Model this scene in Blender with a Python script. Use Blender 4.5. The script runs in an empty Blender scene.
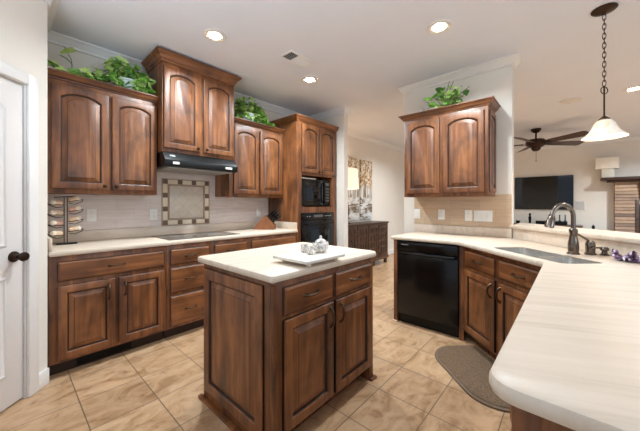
import bpy, bmesh, math, random
from mathutils import Vector, Matrix, noise as mnoise
PI = math.pi
S = bpy.context.scene
COL = S.collection
CEIL = 2.74
# ------------------------------------------------------------------ camera
cam = bpy.data.cameras.new('camera'); co = bpy.data.objects.new('camera', cam); COL.objects.link(co)
co.location = (0, 0, 1.25); co.rotation_euler = (PI/2, 0, math.radians(41.8-90))
cam.sensor_width = 36; cam.lens = 283*36/640; cam.shift_y = -11/640; cam.clip_start = 0.02
S.camera = co
# ------------------------------------------------------------------ world and exposure
w = bpy.data.worlds.new('world'); S.world = w; w.use_nodes = True
bg = w.node_tree.nodes['Background']; bg.inputs[0].default_value = (0.72, 0.86, 1.0, 1); bg.inputs[1].default_value = 0.45
S.view_settings.view_transform = 'Standard'; S.view_settings.look = 'None'
S.view_settings.gamma = 1; S.view_settings.use_curve_mapping = False
S.view_settings.exposure = 0.70
bl = bpy.data.lights.new('bounce_fill', 'AREA'); bl.shape = 'RECTANGLE'; bl.size = 1.6; bl.size_y = 1.6; bl.energy = 44; bl.color = (.70, .86, 1)  # added unseen up-light that brightens the ceiling, like a bounced flash
blo = bpy.data.objects.new('bounce_fill', bl); COL.objects.link(blo); blo.location = (-1.0, .9, 1.35); blo.rotation_euler = (PI, 0, 0)
wl = bpy.data.lights.new('window_daylight', 'AREA'); wl.shape = 'RECTANGLE'; wl.size = 1.6; wl.size_y = 1.4; wl.energy = 25; wl.color = (.72, .87, 1)
wlo = bpy.data.objects.new('window_daylight', wl); COL.objects.link(wlo); wlo.location = (1.3, -3.36, 1.75); wlo.rotation_euler = (PI/2, 0, 0)
try:
    S.cycles.max_bounces = 10; S.cycles.diffuse_bounces = 6; S.cycles.use_denoising = True
except Exception: pass

# ------------------------------------------------------------------ materials
def lin(c):
    return tuple(((v/255)/12.92 if v/255 <= .04045 else ((v/255+.055)/1.055)**2.4) for v in c) + (1,)
class NM:
    def __init__(s, name, rough=.5, spec=.5, metal=0):
        s.m = bpy.data.materials.new(name); s.m.use_nodes = True
        s.nt = s.m.node_tree; s.b = s.nt.nodes['Principled BSDF']
        s.b.inputs['Roughness'].default_value = rough; s.b.inputs['Metallic'].default_value = metal
        s.b.inputs['Specular IOR Level'].default_value = spec
    def n(s, t, **k):
        x = s.nt.nodes.new(t)
        for a, v in k.items():
            if a in x.inputs: x.inputs[a].default_value = v
            else: setattr(x, a, v)
        return x
    def l(s, a, b): s.nt.links.new(a, b)
    def coord(s, scale, rot=(0,0,0), which='Object', loc=(0,0,0)):
        tc = s.n('ShaderNodeTexCoord'); mp = s.n('ShaderNodeMapping')
        mp.inputs['Scale'].default_value = scale; mp.inputs['Rotation'].default_value = rot; mp.inputs['Location'].default_value = loc
        s.l(tc.outputs[which], mp.inputs[0]); return mp.outputs[0]
    def noise(s, vec, scale=1, detail=4, rough=.55, dist=0):
        x = s.n('ShaderNodeTexNoise'); x.inputs['Scale'].default_value = scale; x.inputs['Detail'].default_value = detail
        x.inputs['Roughness'].default_value = rough; x.inputs['Distortion'].default_value = dist
        s.l(vec, x.inputs['Vector']); return x.outputs['Fac']
    def ramp(s, fac, stops):
        r = s.n('ShaderNodeValToRGB'); e = r.color_ramp.elements
        while len(e) < len(stops): e.new(.5)
        for q, (p, c) in zip(e, stops): q.position = p; q.color = c
        s.l(fac, r.inputs[0]); return r.outputs[0]
    def mix(s, f, a, b, mode='MIX'):
        x = s.n('ShaderNodeMix', data_type='RGBA', blend_type=mode)
        for sock, v in ((0, f), (6, a), (7, b)):
            if hasattr(v, 'is_linked'): s.l(v, x.inputs[sock])
            else: x.inputs[sock].default_value = v
        return x.outputs[2]
    def bump(s, h, st=.2, d=.01):
        x = s.n('ShaderNodeBump'); x.inputs['Strength'].default_value = st; x.inputs['Distance'].default_value = d
        s.l(h, x.inputs['Height']); s.l(x.outputs[0], s.b.inputs['Normal'])
    def col(s, c):
        if hasattr(c, 'is_linked'): s.l(c, s.b.inputs['Base Color'])
        else: s.b.inputs['Base Color'].default_value = c
        return s
M = {}
def plain(name, c, rough=.5, metal=0, spec=.5, var=.06, sc=8):
    k = NM(name, rough, spec, metal); c = lin(c)
    f = k.noise(k.coord((sc,)*3), 1, 3)
    d = tuple(max(0, v*(1-var)) for v in c[:3])+(1,); u = tuple(min(1, v*(1+var)) for v in c[:3])+(1,)
    k.col(k.ramp(f, [(.3, d), (.7, u)])); M[name] = k.m; return k
def wood(name, dark, mid, light, rot=(0,0,0), rough=.46):
    k = NM(name, rough, .5)
    v = k.coord((1,1,1), rot)
    mp = k.n('ShaderNodeMapping'); mp.inputs['Scale'].default_value = (13, 13, 1.0); k.l(v, mp.inputs[0])
    g = k.noise(mp.outputs[0], 1, 6, .6, 1.1)
    mp2 = k.n('ShaderNodeMapping'); mp2.inputs['Scale'].default_value = (6, 6, 3.4); k.l(v, mp2.inputs[0])
    b = k.noise(mp2.outputs[0], 1, 3, .5, .6)
    c1 = k.ramp(g, [(.28, lin(dark)), (.5, lin(mid)), (.75, lin(light))])
    c2 = k.ramp(b, [(.30, (.30,.25,.21,1)), (.45, (.78,.73,.68,1)), (.60, (1.12,1.10,1.06,1))])
    c = k.mix(.8, c1, c2, 'MULTIPLY')
    vo = k.n('ShaderNodeTexVoronoi'); vo.inputs['Scale'].default_value = 3.1
    mp3 = k.n('ShaderNodeMapping'); mp3.inputs['Scale'].default_value = (1.6, 1.6, .8); k.l(v, mp3.inputs[0]); k.l(mp3.outputs[0], vo.inputs['Vector'])
    kn = k.ramp(vo.outputs['Distance'], [(.03, (.3,.22,.18,1)), (.11, (1,1,1,1))])
    k.col(k.mix(.85, c, kn, 'MULTIPLY'))
    k.b.inputs['Coat Weight'].default_value = .22; k.b.inputs['Coat Roughness'].default_value = .36
    M[name] = k.m
wood('alder_wood', (72,38,17), (122,73,38), (162,105,60))
wood('alder_wood_across', (72,38,17), (122,73,38), (162,105,60), (0, PI/2, 0))
wood('dark_carved_wood', (54,33,22), (88,58,39), (118,82,58))
wood('block_wood', (96,54,28), (138,82,44), (160,102,60))
wood('mantel_wood', (40,24,16), (66,40,26), (88,58,38), (0,PI/2,0))
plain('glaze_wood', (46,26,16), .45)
plain('wall_paint', (228,220,209), .75, var=.015, sc=3)
plain('ceiling_paint', (226,226,231), .85, var=.012, sc=3)
plain('white_trim', (232,228,224), .4, var=.01)
plain('door_white', (222,216,212), .4, var=.01)
plain('bronze', (62,46,36), .38, .85)
plain('bronze_pull', (92,72,56), .34, .9)
plain('faucet_bronze', (122,110,100), .24, .95)
plain('steel', (206,200,192), .26, .9)
plain('black_gloss', (13,11,11), .2, spec=.35)
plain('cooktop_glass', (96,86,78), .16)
plain('black_matte', (9,8,8), .36, spec=.25)
plain('black_glass', (10,10,12), .06)
plain('gray_print', (150,148,145), .5)
plain('grille_pale', (190,187,184), .6)
plain('white_plastic', (236,232,224), .4, var=.01)
plain('toe_shaded', (50,30,20), .6)  # toe kick base darkened to carry the shadow below the cabinet fronts
plain('tan_light', (232,200,166), .5)
plain('pod_pink', (222,172,148), .5)
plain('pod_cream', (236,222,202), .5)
plain('shade_linen', (242,234,220), .8)
plain('fan_blade_wood', (78,58,46), .4)
plain('leaf_green', (124,172,74), .45, var=.25, sc=14)
plain('leaf_light', (184,210,122), .45, var=.2, sc=14)
plain('leaf_dark', (78,122,54), .45, var=.2, sc=14)
plain('stem_green', (96,104,60), .6)
plain('pot_white', (214,222,222), .35)
plain('rattan', (136,100,66), .7)
plain('vent_white', (226,220,214), .5)
plain('slot_dark', (92,86,84), .7)
plain('tray_white', (226,218,206), .45)
plain('tea_white', (236,232,226), .2)
plain('cream_ornament', (232,224,206), .6)
plain('bag_dark', (112,82,84), .8, var=.4, sc=60)
def stone_top(name, rot):
    k = NM(name, .42, .5)
    v0 = k.coord((1,1,1), (0,0,math.radians(rot)))
    mp = k.n('ShaderNodeMapping'); mp.inputs['Scale'].default_value = (1.5, 30, 12); k.l(v0, mp.inputs[0])
    f = k.noise(mp.outputs[0], 1, 6, .62, .7)
    c = k.ramp(f, [(.25, lin((198,178,156))), (.46, lin((214,196,176))), (.75, lin((224,208,190)))])
    k.col(c); M[name] = k.m
stone_top('cream_peninsula', -114)
stone_top('cream_countertop', 6)
def floor_tile():
    k = NM('floor_tile', .34, .5)
    v = k.coord((1,1,1), loc=(-.321,-.645,0))
    br = k.n('ShaderNodeTexBrick', offset=0.0, squash=1.0)
    br.inputs['Scale'].default_value = 1; br.inputs['Mortar Size'].default_value = .0035; br.inputs['Mortar Smooth'].default_value = .15
    br.inputs['Bias'].default_value = 0; br.inputs['Brick Width'].default_value = .3435; br.inputs['Row Height'].default_value = .337
    br.inputs['Color1'].default_value = lin((198,163,128)); br.inputs['Color2'].default_value = lin((184,149,115)); br.inputs['Mortar'].default_value = (1,1,1,1)
    k.l(v, br.inputs['Vector'])
    f = k.noise(k.coord((4.5, 8, 4), (0,0,.5)), 1, 7, .66, 1.4)
    vein = k.ramp(f, [(.32, (.54,.44,.34,1)), (.46, (.88,.83,.76,1)), (.56, (1,1,1,1)), (.7, (1.12,1.1,1.06,1))])
    c = k.mix(1, br.outputs['Color'], vein, 'MULTIPLY')
    c = k.mix(br.outputs['Fac'], c, lin((122,96,70)))
    k.col(c)
    inv = k.n('ShaderNodeMath', operation='SUBTRACT'); inv.inputs[0].default_value = 1; k.l(br.outputs['Fac'], inv.inputs[1])
    k.bump(inv.outputs[0], .4, .004); M['floor_tile'] = k.m
floor_tile()
def splash_tile(name, base, dark, axis, bw=.30, rh=.10):
    k = NM(name, .4, .5)
    rot = (PI/2, 0, 0) if axis == 'x' else (PI/2, 0, PI/2)
    tc = k.n('ShaderNodeTexCoord'); sp = k.n('ShaderNodeSeparateXYZ'); k.l(tc.outputs['Object'], sp.inputs[0])
    cb = k.n('ShaderNodeCombineXYZ'); k.l(sp.outputs['X' if axis == 'x' else 'Y'], cb.inputs[0]); k.l(sp.outputs['Z'], cb.inputs[1])
    br = k.n('ShaderNodeTexBrick', offset=.5)
    for a, v in (('Scale',1),('Mortar Size',.0022),('Brick Width',bw),('Row Height',rh),('Mortar Smooth',.3)): br.inputs[a].default_value = v
    br.inputs['Color1'].default_value = lin(base); br.inputs['Color2'].default_value = lin(dark); br.inputs['Mortar'].default_value = lin(tuple(int(x*.94) for x in dark))
    k.l(cb.outputs[0], br.inputs['Vector'])
    mp = k.n('ShaderNodeMapping'); mp.inputs['Scale'].default_value = (5, 40, 1); k.l(cb.outputs[0], mp.inputs[0])
    f = k.noise(mp.outputs[0], 1, 5, .6, .5)
    c = k.mix(.7, br.outputs['Color'], k.ramp(f, [(.3,(.8,.77,.74,1)),(.6,(1,1,1,1))]), 'MULTIPLY')
    k.col(c); M[name] = k.m
splash_tile('splash_cook', (226,211,201), (220,205,196), 'x')
splash_tile('splash_sink', (208,180,150), (196,168,138), 'y')
def art_mat():
    k = NM('tree_painting', .7, .3)
    tc = k.n('ShaderNodeTexCoord'); sp = k.n('ShaderNodeSeparateXYZ'); k.l(tc.outputs['Object'], sp.inputs[0])
    f1 = k.noise(k.coord((16,16,16)), 1, 6, .7)
    foliage = k.ramp(f1, [(.38, lin((96,66,38))), (.5, lin((176,138,92))), (.6, lin((232,220,200)))])
    f2 = k.noise(k.coord((38,1,1.0)), 1, 3, .5)
    trunks = k.ramp(f2, [(.42, lin((120,92,66))), (.52, lin((222,216,206)))])
    f3 = k.noise(k.coord((3,3,11), (0,.5,0)), 1, 4, .6, 1.0)
    water = k.ramp(f3, [(.4, lin((116,96,76))), (.5, lin((210,206,200))), (.62, lin((226,224,220)))])
    nz = k.noise(k.coord((6,6,6)), 1, 3)
    ad = k.n('ShaderNodeMath', operation='MULTIPLY_ADD'); k.l(nz, ad.inputs[0]); ad.inputs[1].default_value = .35; k.l(sp.outputs['Z'], ad.inputs[2])
    m1 = k.ramp(ad.outputs[0], [(.64, (0,0,0,1)), (.70, (1,1,1,1))])
    a = k.mix(m1, water, trunks)
    mr = k.n('ShaderNodeMath', operation='SUBTRACT'); k.l(ad.outputs[0], mr.inputs[0]); mr.inputs[1].default_value = .35
    m2 = k.ramp(mr.outputs[0], [(.5, (0,0,0,1)), (.58, (1,1,1,1))])
    k.col(k.mix(m2, a, foliage)); M['tree_painting'] = k.m
art_mat()
def ledger():
    k = NM('ledger_stone', .75, .3)
    tc = k.n('ShaderNodeTexCoord'); sp = k.n('ShaderNodeSeparateXYZ'); k.l(tc.outputs['Object'], sp.inputs[0])
    cb = k.n('ShaderNodeCombineXYZ'); k.l(sp.outputs['Y'], cb.inputs[0]); k.l(sp.outputs['Z'], cb.inputs[1])
    br = k.n('ShaderNodeTexBrick', offset=.37, offset_frequency=2, squash=1.6, squash_frequency=3)
    for a, v in (('Scale',1),('Mortar Size',.005),('Brick Width',.36),('Row Height',.07),('Bias',-.1)): br.inputs[a].default_value = v
    br.inputs['Color1'].default_value = lin((196,168,142)); br.inputs['Color2'].default_value = lin((112,96,92)); br.inputs['Mortar'].default_value = lin((54,42,38))
    k.l(cb.outputs[0], br.inputs['Vector'])
    f = k.noise(k.coord((3,3,9)), 1, 5)
    k.col(k.mix(.8, br.outputs['Color'], k.ramp(f, [(.3,(.55,.5,.5,1)),(.65,(1.1,1.05,1,1))]), 'MULTIPLY'))
    k.bump(f, .6, .03); M['ledger_stone'] = k.m
ledger()
def mat_rug():
    k = NM('mat_weave', .9, .2)
    f = k.noise(k.coord((120,120,120)), 1, 2)
    k.col(k.ramp(f, [(.3, lin((92,72,54))), (.7, lin((128,104,82)))])); k.bump(f, .5, .003); M['mat_weave'] = k.m
mat_rug(); plain('mat_edge', (112,90,70), .8)
def cloth():
    k = NM('purple_pattern', .85, .2)
    v = k.n('ShaderNodeTexVoronoi'); v.inputs['Scale'].default_value = 60; k.l(k.coord((1,1,1)), v.inputs['Vector'])
    k.col(k.ramp(v.outputs['Distance'], [(.25, lin((240,234,240))), (.5, lin((160,136,172))), (.7, lin((110,72,100)))])); M['purple_pattern'] = k.m
cloth()
def china():
    k = NM('patterned_china', .18, .5)
    f = k.noise(k.coord((70,70,70)), 1, 3)
    k.col(k.ramp(f, [(.42, lin((176,166,156))), (.5, lin((214,206,198))), (.6, lin((240,236,230)))])); M['patterned_china'] = k.m
china()
def tilepanel():
    k = NM('diamond_tile', .4, .5)
    v = k.coord((1,1,1), (0, PI/4, 0))
    sp = k.n('ShaderNodeSeparateXYZ'); k.l(v, sp.inputs[0]); cb = k.n('ShaderNodeCombineXYZ'); k.l(sp.outputs['X'], cb.inputs[0]); k.l(sp.outputs['Z'], cb.inputs[1])
    br = k.n('ShaderNodeTexBrick', offset=0)
    for a, q in (('Scale',1),('Mortar Size',.002),('Brick Width',.105),('Row Height',.105)): br.inputs[a].default_value = q
    br.inputs['Color1'].default_value = lin((218,204,186)); br.inputs['Color2'].default_value = lin((208,194,176)); br.inputs['Mortar'].default_value = lin((190,176,158))
    k.l(cb.outputs[0], br.inputs['Vector']); f = k.noise(k.coord((14,14,14)), 1, 4)
    k.col(k.mix(.6, br.outputs['Color'], k.ramp(f, [(.35,(.86,.84,.82,1)),(.6,(1,1,1,1))]), 'MULTIPLY')); M['diamond_tile'] = k.m
tilepanel(); plain('mural_dark', (112,86,66), .45, var=.2); plain('mural_light', (226,208,182), .45, var=.1); plain('mural_strip', (172,146,122), .45)
def emit(name, c, st):
    m = bpy.data.materials.new(name); m.use_nodes = True; b = m.node_tree.nodes['Principled BSDF']
    b.inputs['Base Color'].default_value = lin(c); b.inputs['Emission Color'].default_value = lin(c); b.inputs['Emission Strength'].default_value = st; M[name] = m
emit('lamp_glow', (255,244,228), 9)
emit('lamp_shade_glow', (250,232,205), .3)
def alabaster():
    k = NM('alabaster_glass', .35, .5)
    f = k.noise(k.coord((9,9,9)), 1, 4, .6, 1.5)
    c = k.ramp(f, [(.35, lin((240,214,178))), (.6, lin((250,240,224)))])
    k.col(c); k.l(c, k.b.inputs['Emission Color']); k.b.inputs['Emission Strength'].default_value = .1
    M['alabaster_glass'] = k.m
alabaster()

# ------------------------------------------------------------------ mesh helpers
class MB:
    def __init__(s): s.bm = bmesh.new(); s.T = Matrix.Identity(4)
    def v(s, p): return s.bm.verts.new(s.T @ Vector(p))
    def face(s, vs, mi=0):
        try: f = s.bm.faces.new(vs); f.material_index = mi; return f
        except ValueError: return None
    def box(s, x0, x1, y0, y1, z0, z1, bev=0, mi=0, seg=2):
        vs = [s.v((x, y, z)) for z in (z0, z1) for y in (y0, y1) for x in (x0, x1)]
        fs = [s.face([vs[i] for i in q], mi) for q in ((0,2,3,1),(4,5,7,6),(0,1,5,4),(2,6,7,3),(0,4,6,2),(1,3,7,5))]
        if bev:
            es = list({e for f in fs for e in f.edges})
            r = bmesh.ops.bevel(s.bm, geom=es, offset=bev, segments=seg, affect='EDGES', profile=.5)
            for f in r['faces']: f.material_index = mi
        return s
    def loops(s, loops, close=True, cap0=False, cap1=False, mis=None, capmi=0):
        rings = [[s.v(p) for p in l] for l in loops]; n = len(rings[0])
        for i in range(len(rings)-1):
            a, b = rings[i], rings[i+1]; mi = mis[i] if mis else 0
            for j in range(n if close else n-1):
                k = (j+1) % n; s.face([a[j], a[k], b[k], b[j]], mi)
        if cap0: s.face(rings[0][::-1], capmi)
        if cap1: s.face(rings[-1], capmi)
        return s
    def lathe(s, prof, c=(0,0,0), n=24, mi=0, cap=True):
        L = [[(c[0]+r*math.cos(2*PI*i/n), c[1]+r*math.sin(2*PI*i/n), c[2]+z) for i in range(n)] for r, z in prof]
        return s.loops(L, True, cap and prof[0][0] > 1e-4, cap and prof[-1][0] > 1e-4, [mi]*len(prof), mi)
    def tube(s, pts, r, n=8, closed=False, mi=0):
        P = [Vector(p) for p in pts]; m = len(P)
        rs = r if isinstance(r, (list, tuple)) else [r]*m
        L = []; ref = None
        for i in range(m):
            if closed: t = P[(i+1)%m]-P[i-1]
            else: t = P[min(i+1, m-1)]-P[max(i-1, 0)]
            t.normalize()
            if ref is None: ref = Vector((0,0,1)) if abs(t.z) < .9 else Vector((1,0,0))
            u = ref - t*ref.dot(t); u.normalize(); w_ = t.cross(u); ref = u
            L.append([P[i]+(u*math.cos(2*PI*k/n)+w_*math.sin(2*PI*k/n))*rs[i] for k in range(n)])
        if closed: L.append(L[0])
        return s.loops(L, True, not closed, not closed, [mi]*len(L), mi)
    def prism(s, poly, z0, z1, bev=0, mi=0):
        b = [s.v((x, y, z0)) for x, y in poly]; t = [s.v((x, y, z1)) for x, y in poly]; n = len(poly)
        fs = [s.face(b[::-1], mi), s.face(t, mi)]+[s.face([b[i], b[(i+1)%n], t[(i+1)%n], t[i]], mi) for i in range(n)]
        return s
    def extr(s, prof, x0, x1, mi=0):     # profile in (y,z) pushed along x
        return s.loops([[(x0, y, z) for y, z in prof], [(x1, y, z) for y, z in prof]], True, True, True, [mi], mi)
    def build(s, name, mats, parent=None, smooth=35, loc=None):
        bm = s.bm
        bmesh.ops.recalc_face_normals(bm, faces=bm.faces)
        me = bpy.data.meshes.new(name); bm.to_mesh(me); bm.free()
        for m in (mats if isinstance(mats, (list, tuple)) else [mats]): me.materials.append(M[m])
        if smooth:
            for p in me.polygons: p.use_smooth = True
            me.set_sharp_from_angle(angle=math.radians(smooth))
        o = bpy.data.objects.new(name, me); COL.objects.link(o)
        if parent: o.parent = parent
        if loc: o.location = loc
        return o
def tag(o, label, cat, group=None):
    o['label'] = label; o['category'] = cat
    if group: o['group'] = group
    return o
def thing(name, label, cat, loc=(0,0,0), rz=0, group=None):
    o = bpy.data.objects.new(name, None); COL.objects.link(o); o.empty_display_size = .05
    o.location = loc; o.rotation_euler = (0, 0, rz); return tag(o, label, cat, group)
def struct(o): o['kind'] = 'structure'; return o
def dup(root, loc, rz, label, group=None):
    r = root.copy(); COL.objects.link(r); r.location = loc; r.rotation_euler = (0,0,rz); r['label'] = label
    if group: r['group'] = group
    for ch in list(root.children):
        c = ch.copy(); COL.objects.link(c); c.parent = r
        for g in ch.children:
            d = g.copy(); COL.objects.link(d); d.parent = c
    return r
def offset_poly(P, d, closed=True):      # positive d goes to the right of the travel direction
    n = len(P); out = []
    for i in range(n):
        def nrm(a, b):
            t = (Vector(b)-Vector(a)).normalized(); return Vector((t.y, -t.x))
        ns = []
        if closed or i > 0: ns.append(nrm(P[i-1], P[i]))
        if closed or i < n-1: ns.append(nrm(P[i], P[(i+1)%n]))
        if len(ns) == 1: m = ns[0]
        else:
            m = ns[0]+ns[1]; m = m/ max(.15, (1+ns[0].dot(ns[1])))
        out.append((P[i][0]+m.x*d, P[i][1]+m.y*d))
    return out
def sweep(mb, path, prof, closed=False, mi=0):   # prof list of (offset to the right, z)
    cols = [offset_poly(path, d, closed) for d, z in prof]
    L = [[(cols[j][i][0], cols[j][i][1], prof[j][1]) for j in range(len(prof))] for i in range(len(path))]
    if closed: L.append(L[0])
    return mb.loops(L, True, not closed, not closed, [mi]*len(L), mi)
def fillet(P, radii, seg=6):
    out = []; n = len(P)
    for i, p in enumerate(P):
        r = radii.get(i, 0)
        if not r: out.append(p); continue
        p = Vector(p); a = (Vector(P[i-1])-p).normalized(); b = (Vector(P[(i+1)%n])-p).normalized()
        ang = a.angle(b); t = r/math.tan(ang/2); A = p+a*t; B = p+b*t
        c = p+(a+b).normalized()*(r/math.sin(ang/2))
        va = A-c; vb = B-c; th = va.angle_signed(vb)
        a0 = math.atan2(va.y, va.x); a1 = math.atan2(vb.y, vb.x); da = (a1-a0+PI) % (2*PI)-PI
        for k in range(seg+1): out.append((c.x+r*math.cos(a0+da*k/seg), c.y+r*math.sin(a0+da*k/seg)))
    return out
def slab(name, P, z0, z1, mat, hole=None, r=.012, parent=None):   # P counter-clockwise; rounded rim; optional hole
    mb = MB(); rings = []
    prof = [(r, z0), (r*.3, z0+r*.3), (0, z0+r), (0, z1-r), (r*.3, z1-r*.3), (r, z1)]
    L = []
    for d, z in prof:
        q = offset_poly(P, -d); L.append([(x, y, z) for x, y in q])
    rr = [[mb.v(p) for p in l] for l in L]; n = len(P)
    for a, b in zip(rr, rr[1:]):
        for j in range(n): mb.face([a[j], a[(j+1)%n], b[(j+1)%n], b[j]])
    def cap(ring, z):
        es = []
        for j in range(n):
            e = mb.bm.edges.get((ring[j], ring[(j+1)%n])); es.append(e)
        hv = None
        if hole:
            hv = [mb.v((x, y, z)) for x, y in hole]
            es += [mb.bm.edges.new((hv[j], hv[(j+1)%len(hv)])) for j in range(len(hv))]
        bmesh.ops.triangle_fill(mb.bm, edges=es, use_beauty=True, use_dissolve=False)
        return hv
    t = cap(rr[-1], z1); b = cap(rr[0], z0)
    if hole:
        for j in range(len(t)): k = (j+1)%len(t); mb.face([t[j], t[k], b[k], b[j]])
    return mb.build(name, mat, parent, 30)

# ------------------------------------------------------------------ cabinet door, drawer, handle builders (local frame: x along face, -y to the viewer)
def contour(w, h, ins, arch, x0, z0, N=10):
    a, b, c, d = x0+ins, x0+w-ins, z0+ins, z0+h-ins
    pts = [(a, c), (b, c)]
    for i in range(N+1):
        u = i/N; x = b+(a-b)*u
        pts.append((x, d-arch*abs(2*u-1)**2.6))
    return pts
def panel(parent, x0, z0, w, h, name='door', arch=0, st=.058, t=.023, y=0, wood_='alder_wood', glaze='glaze_wood', T=None, raise_=.003):
    mb = MB()
    if T: mb.T = T
    def R(ins, yy, ar): return [(px, y+yy, pz) for px, pz in contour(w, h, ins, ar, x0, z0)]
    L = [R(0, -.001, 0), R(0, -t+.006, 0), R(.003, -t+.002, 0), R(.008, -t, 0), R(st-.010, -t, arch), R(st-.004, -t+.004, arch), R(st, -t+.013, arch), R(st+.006, -t+.0145, arch), R(st+.036, -t+raise_, arch*.92), R(st+.0385, -t+raise_-.0015, arch*.92)]
    mb.loops(L, True, True, True, [1,0,0,0,0,1,1,0,1], 0)
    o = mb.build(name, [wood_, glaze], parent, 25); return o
def drawer(parent, x0, z0, w, h, t=.02, T=None, name='drawer'):
    mb = MB()
    if T: mb.T = T
    def R(ins, yy): return [(px, yy, pz) for px, pz in contour(w, h, ins, 0, x0, z0, 3)]
    mb.loops([R(0, -.001), R(0, -t+.010), R(.005, -t+.006), R(.011, -t+.003), R(.017, -t)], True, True, True, [0,1,0,0], 0)
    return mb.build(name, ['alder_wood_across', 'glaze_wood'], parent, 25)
def pull(parent, x, z, vertical=False, L=.10, y=None, T=None):
    mb = MB()
    if T: mb.T = T
    pts = []
    if y is None: y = -.023 if parent.name.startswith('door') else -.02
    for i in range(13):
        u = i/12*2-1
        off = -.028*math.sqrt(max(0, 1-u*u))-.001
        pts.append((x, y+off, z+u*L/2) if vertical else (x+u*L/2, y+off, z))
    rs = [.0088-.003*abs(math.sin(PI*i/12)) for i in range(13)]
    mb.tube(pts, rs, 8)
    for sgn in (-1, 1):
        c = (x, y, z+sgn*L/2) if vertical else (x+sgn*L/2, y, z)
        mb.tube([(c[0], c[1]+.0005, c[2]), (c[0], c[1]-.005, c[2])], [.011, .008], 10)
    return mb.build('handle', 'bronze_pull', parent)
def knob(parent, x, z, y=-.023):
    mb = MB()
    mb.tube([(x, y+.0005, z), (x, y-.010, z), (x, y-.013, z), (x, y-.020, z), (x, y-.027, z), (x, y-.030, z)], [.007, .006, .011, .0155, .012, .004], 12)
    return mb.build('knob', 'bronze', parent)
def base_body(parent, w, d, toe=True, z1=.874, name='body', toe_d=.07):
    mb = MB()
    mb.box(0, w, 0, d, .10, z1, .002); o = mb.build(name, ['alder_wood'], parent)
    MB().box(.004, w-.004, toe_d, d, .001, .0995).build('toe_kick', 'toe_shaded', parent); return o
def cab_crown(parent, w, d, z, left=True, right=True, back_l=None, back_r=None, out=.055, h=.07):
    prof = [(0, z-.001), (.008, z+.001), (.010, z+h*.18), (.022, z+h*.30), (.030, z+h*.55), (out-.012, z+h*.72), (out-.008, z+h*.82), (out, z+h*.84), (out, z+h), (0, z+h)]
    path = []
    if left: path.append((.0, back_l if back_l is not None else d))
    path += [(0, 0), (w, 0)]
    if right: path.append((w, back_r if back_r is not None else d))
    mb = MB(); sweep(mb, path, prof, mi=0)
    return mb.build('crown_molding', ['alder_wood_across'], parent, 25)

# ================================================================== SETTING
def setbox(name, mat, *b, bev=0):
    return struct(MB().box(*b, bev=bev).build(name, mat))
setbox('floor', 'floor_tile', -3.2, 9.4, -3.6, 4.0, -.12, 0)
setbox('ceiling', 'ceiling_paint', -1.6, 9.4, -3.2, 4.0, CEIL, CEIL+.12)
WY = 3.39
setbox('wall_back', 'wall_paint', .07, 3.62, WY, WY+.14, 0, CEIL)
setbox('wall_hall', 'wall_paint', 3.62, 9.3, WY+.03, WY+.17, 0, CEIL)
setbox('wall_return', 'wall_paint', .05, .205, 2.86, WY, 0, CEIL)
setbox('wall_oven', 'wall_paint', 3.50, 3.60, 2.63, WY, 0, CEIL)
setbox('wall_right', 'wall_paint', 3.42, 3.54, .46, 1.614, 0, CEIL)
setbox('wall_living', 'wall_paint', 9.2, 9.35, -3.2, WY+.03, 0, CEIL)
# diagonal pantry wall, local x along the wall from far end to corner
PC = (.205, 2.742); PR = math.radians(45)
def diag(u, n=0):    # u metres from the corner toward the camera's left, n off the wall to the room
    return (PC[0]-u*.70711+n*.70711, PC[1]-u*.70711-n*.70711)
TD = Matrix.Translation((PC[0], PC[1], 0)) @ Matrix.Rotation(PR, 4, 'Z')   # local -x away from the corner, -y into room
def dbox(mb, *b, bev=0, mi=0):
    mb.T = TD; mb.box(*b, bev=bev, mi=mi); return mb
mb = MB(); DJ = -.150; DW_ = .76; DH = 2.025
dbox(mb, DJ, 0, 0, .12, 0, CEIL); dbox(mb, -1.6, DJ-DW_, 0, .12, 0, CEIL); dbox(mb, DJ-DW_, DJ, 0, .12, DH, CEIL)
struct(mb.build('wall_pantry', 'wall_paint'))
mb = MB()
for a, b, c, d in ((DJ, DJ+.068, 0, DH+.068), (DJ-DW_-.068, DJ-DW_, 0, DH+.068)):
    dbox(mb, a, b, -.018, -.0005, c, d, bev=.004)
dbox(mb, DJ-DW_, DJ, -.018, -.0005, DH, DH+.068, bev=.004)
for a, b in ((DJ-.004, DJ), (DJ-DW_, DJ-DW_+.004)): dbox(mb, a, b, 0, .1, 0, DH)
struct(mb.build('trim_1', 'white_trim'))
# pantry door
mb = MB(); mb.T = TD
x0, x1 = DJ-DW_+.007, DJ-.007
mb.box(x0, x1, .012, .045, .012, DH-.008, .002)
door = struct(mb.build('door_1', 'door_white'))
def door_panel(xa, xb, za, zb, arch=0):
    m2 = MB(); m2.T = TD
    w_, h_ = xb-xa, zb-za
    def R(ins, y, ar): return [(px, y, pz) for px, pz in contour(w_, h_, ins, ar, xa, za)]
    m2.loops([R(0, .0119, arch), R(.006, .006, arch), R(.014, .004, arch), R(.022, .0095, arch), R(.030, .0105, arch), R(.055, .006, arch*.9)], True, False, True)
    return m2.build('panel', 'door_white', door)
for xa, xb in ((x1-.105-.24, x1-.105), (x0+.105, x0+.345)):
    door_panel(xa, xb, .99, 1.90, .06); door_panel(xa, xb, .20, .81)
mb = MB(); mb.T = TD
kx, kz = x1-.062, .925
mb.tube([(kx, .0119, kz), (kx, .004, kz), (kx, .000, kz), (kx, -.012, kz), (kx, -.024, kz), (kx, -.034, kz), (kx, -.050, kz), (kx, -.062, kz), (kx, -.067, kz)], [.034, .033, .020, .011, .013, .024, .030, .024, .008], 20)
mb.build('door_knob', 'bronze', door)
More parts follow.
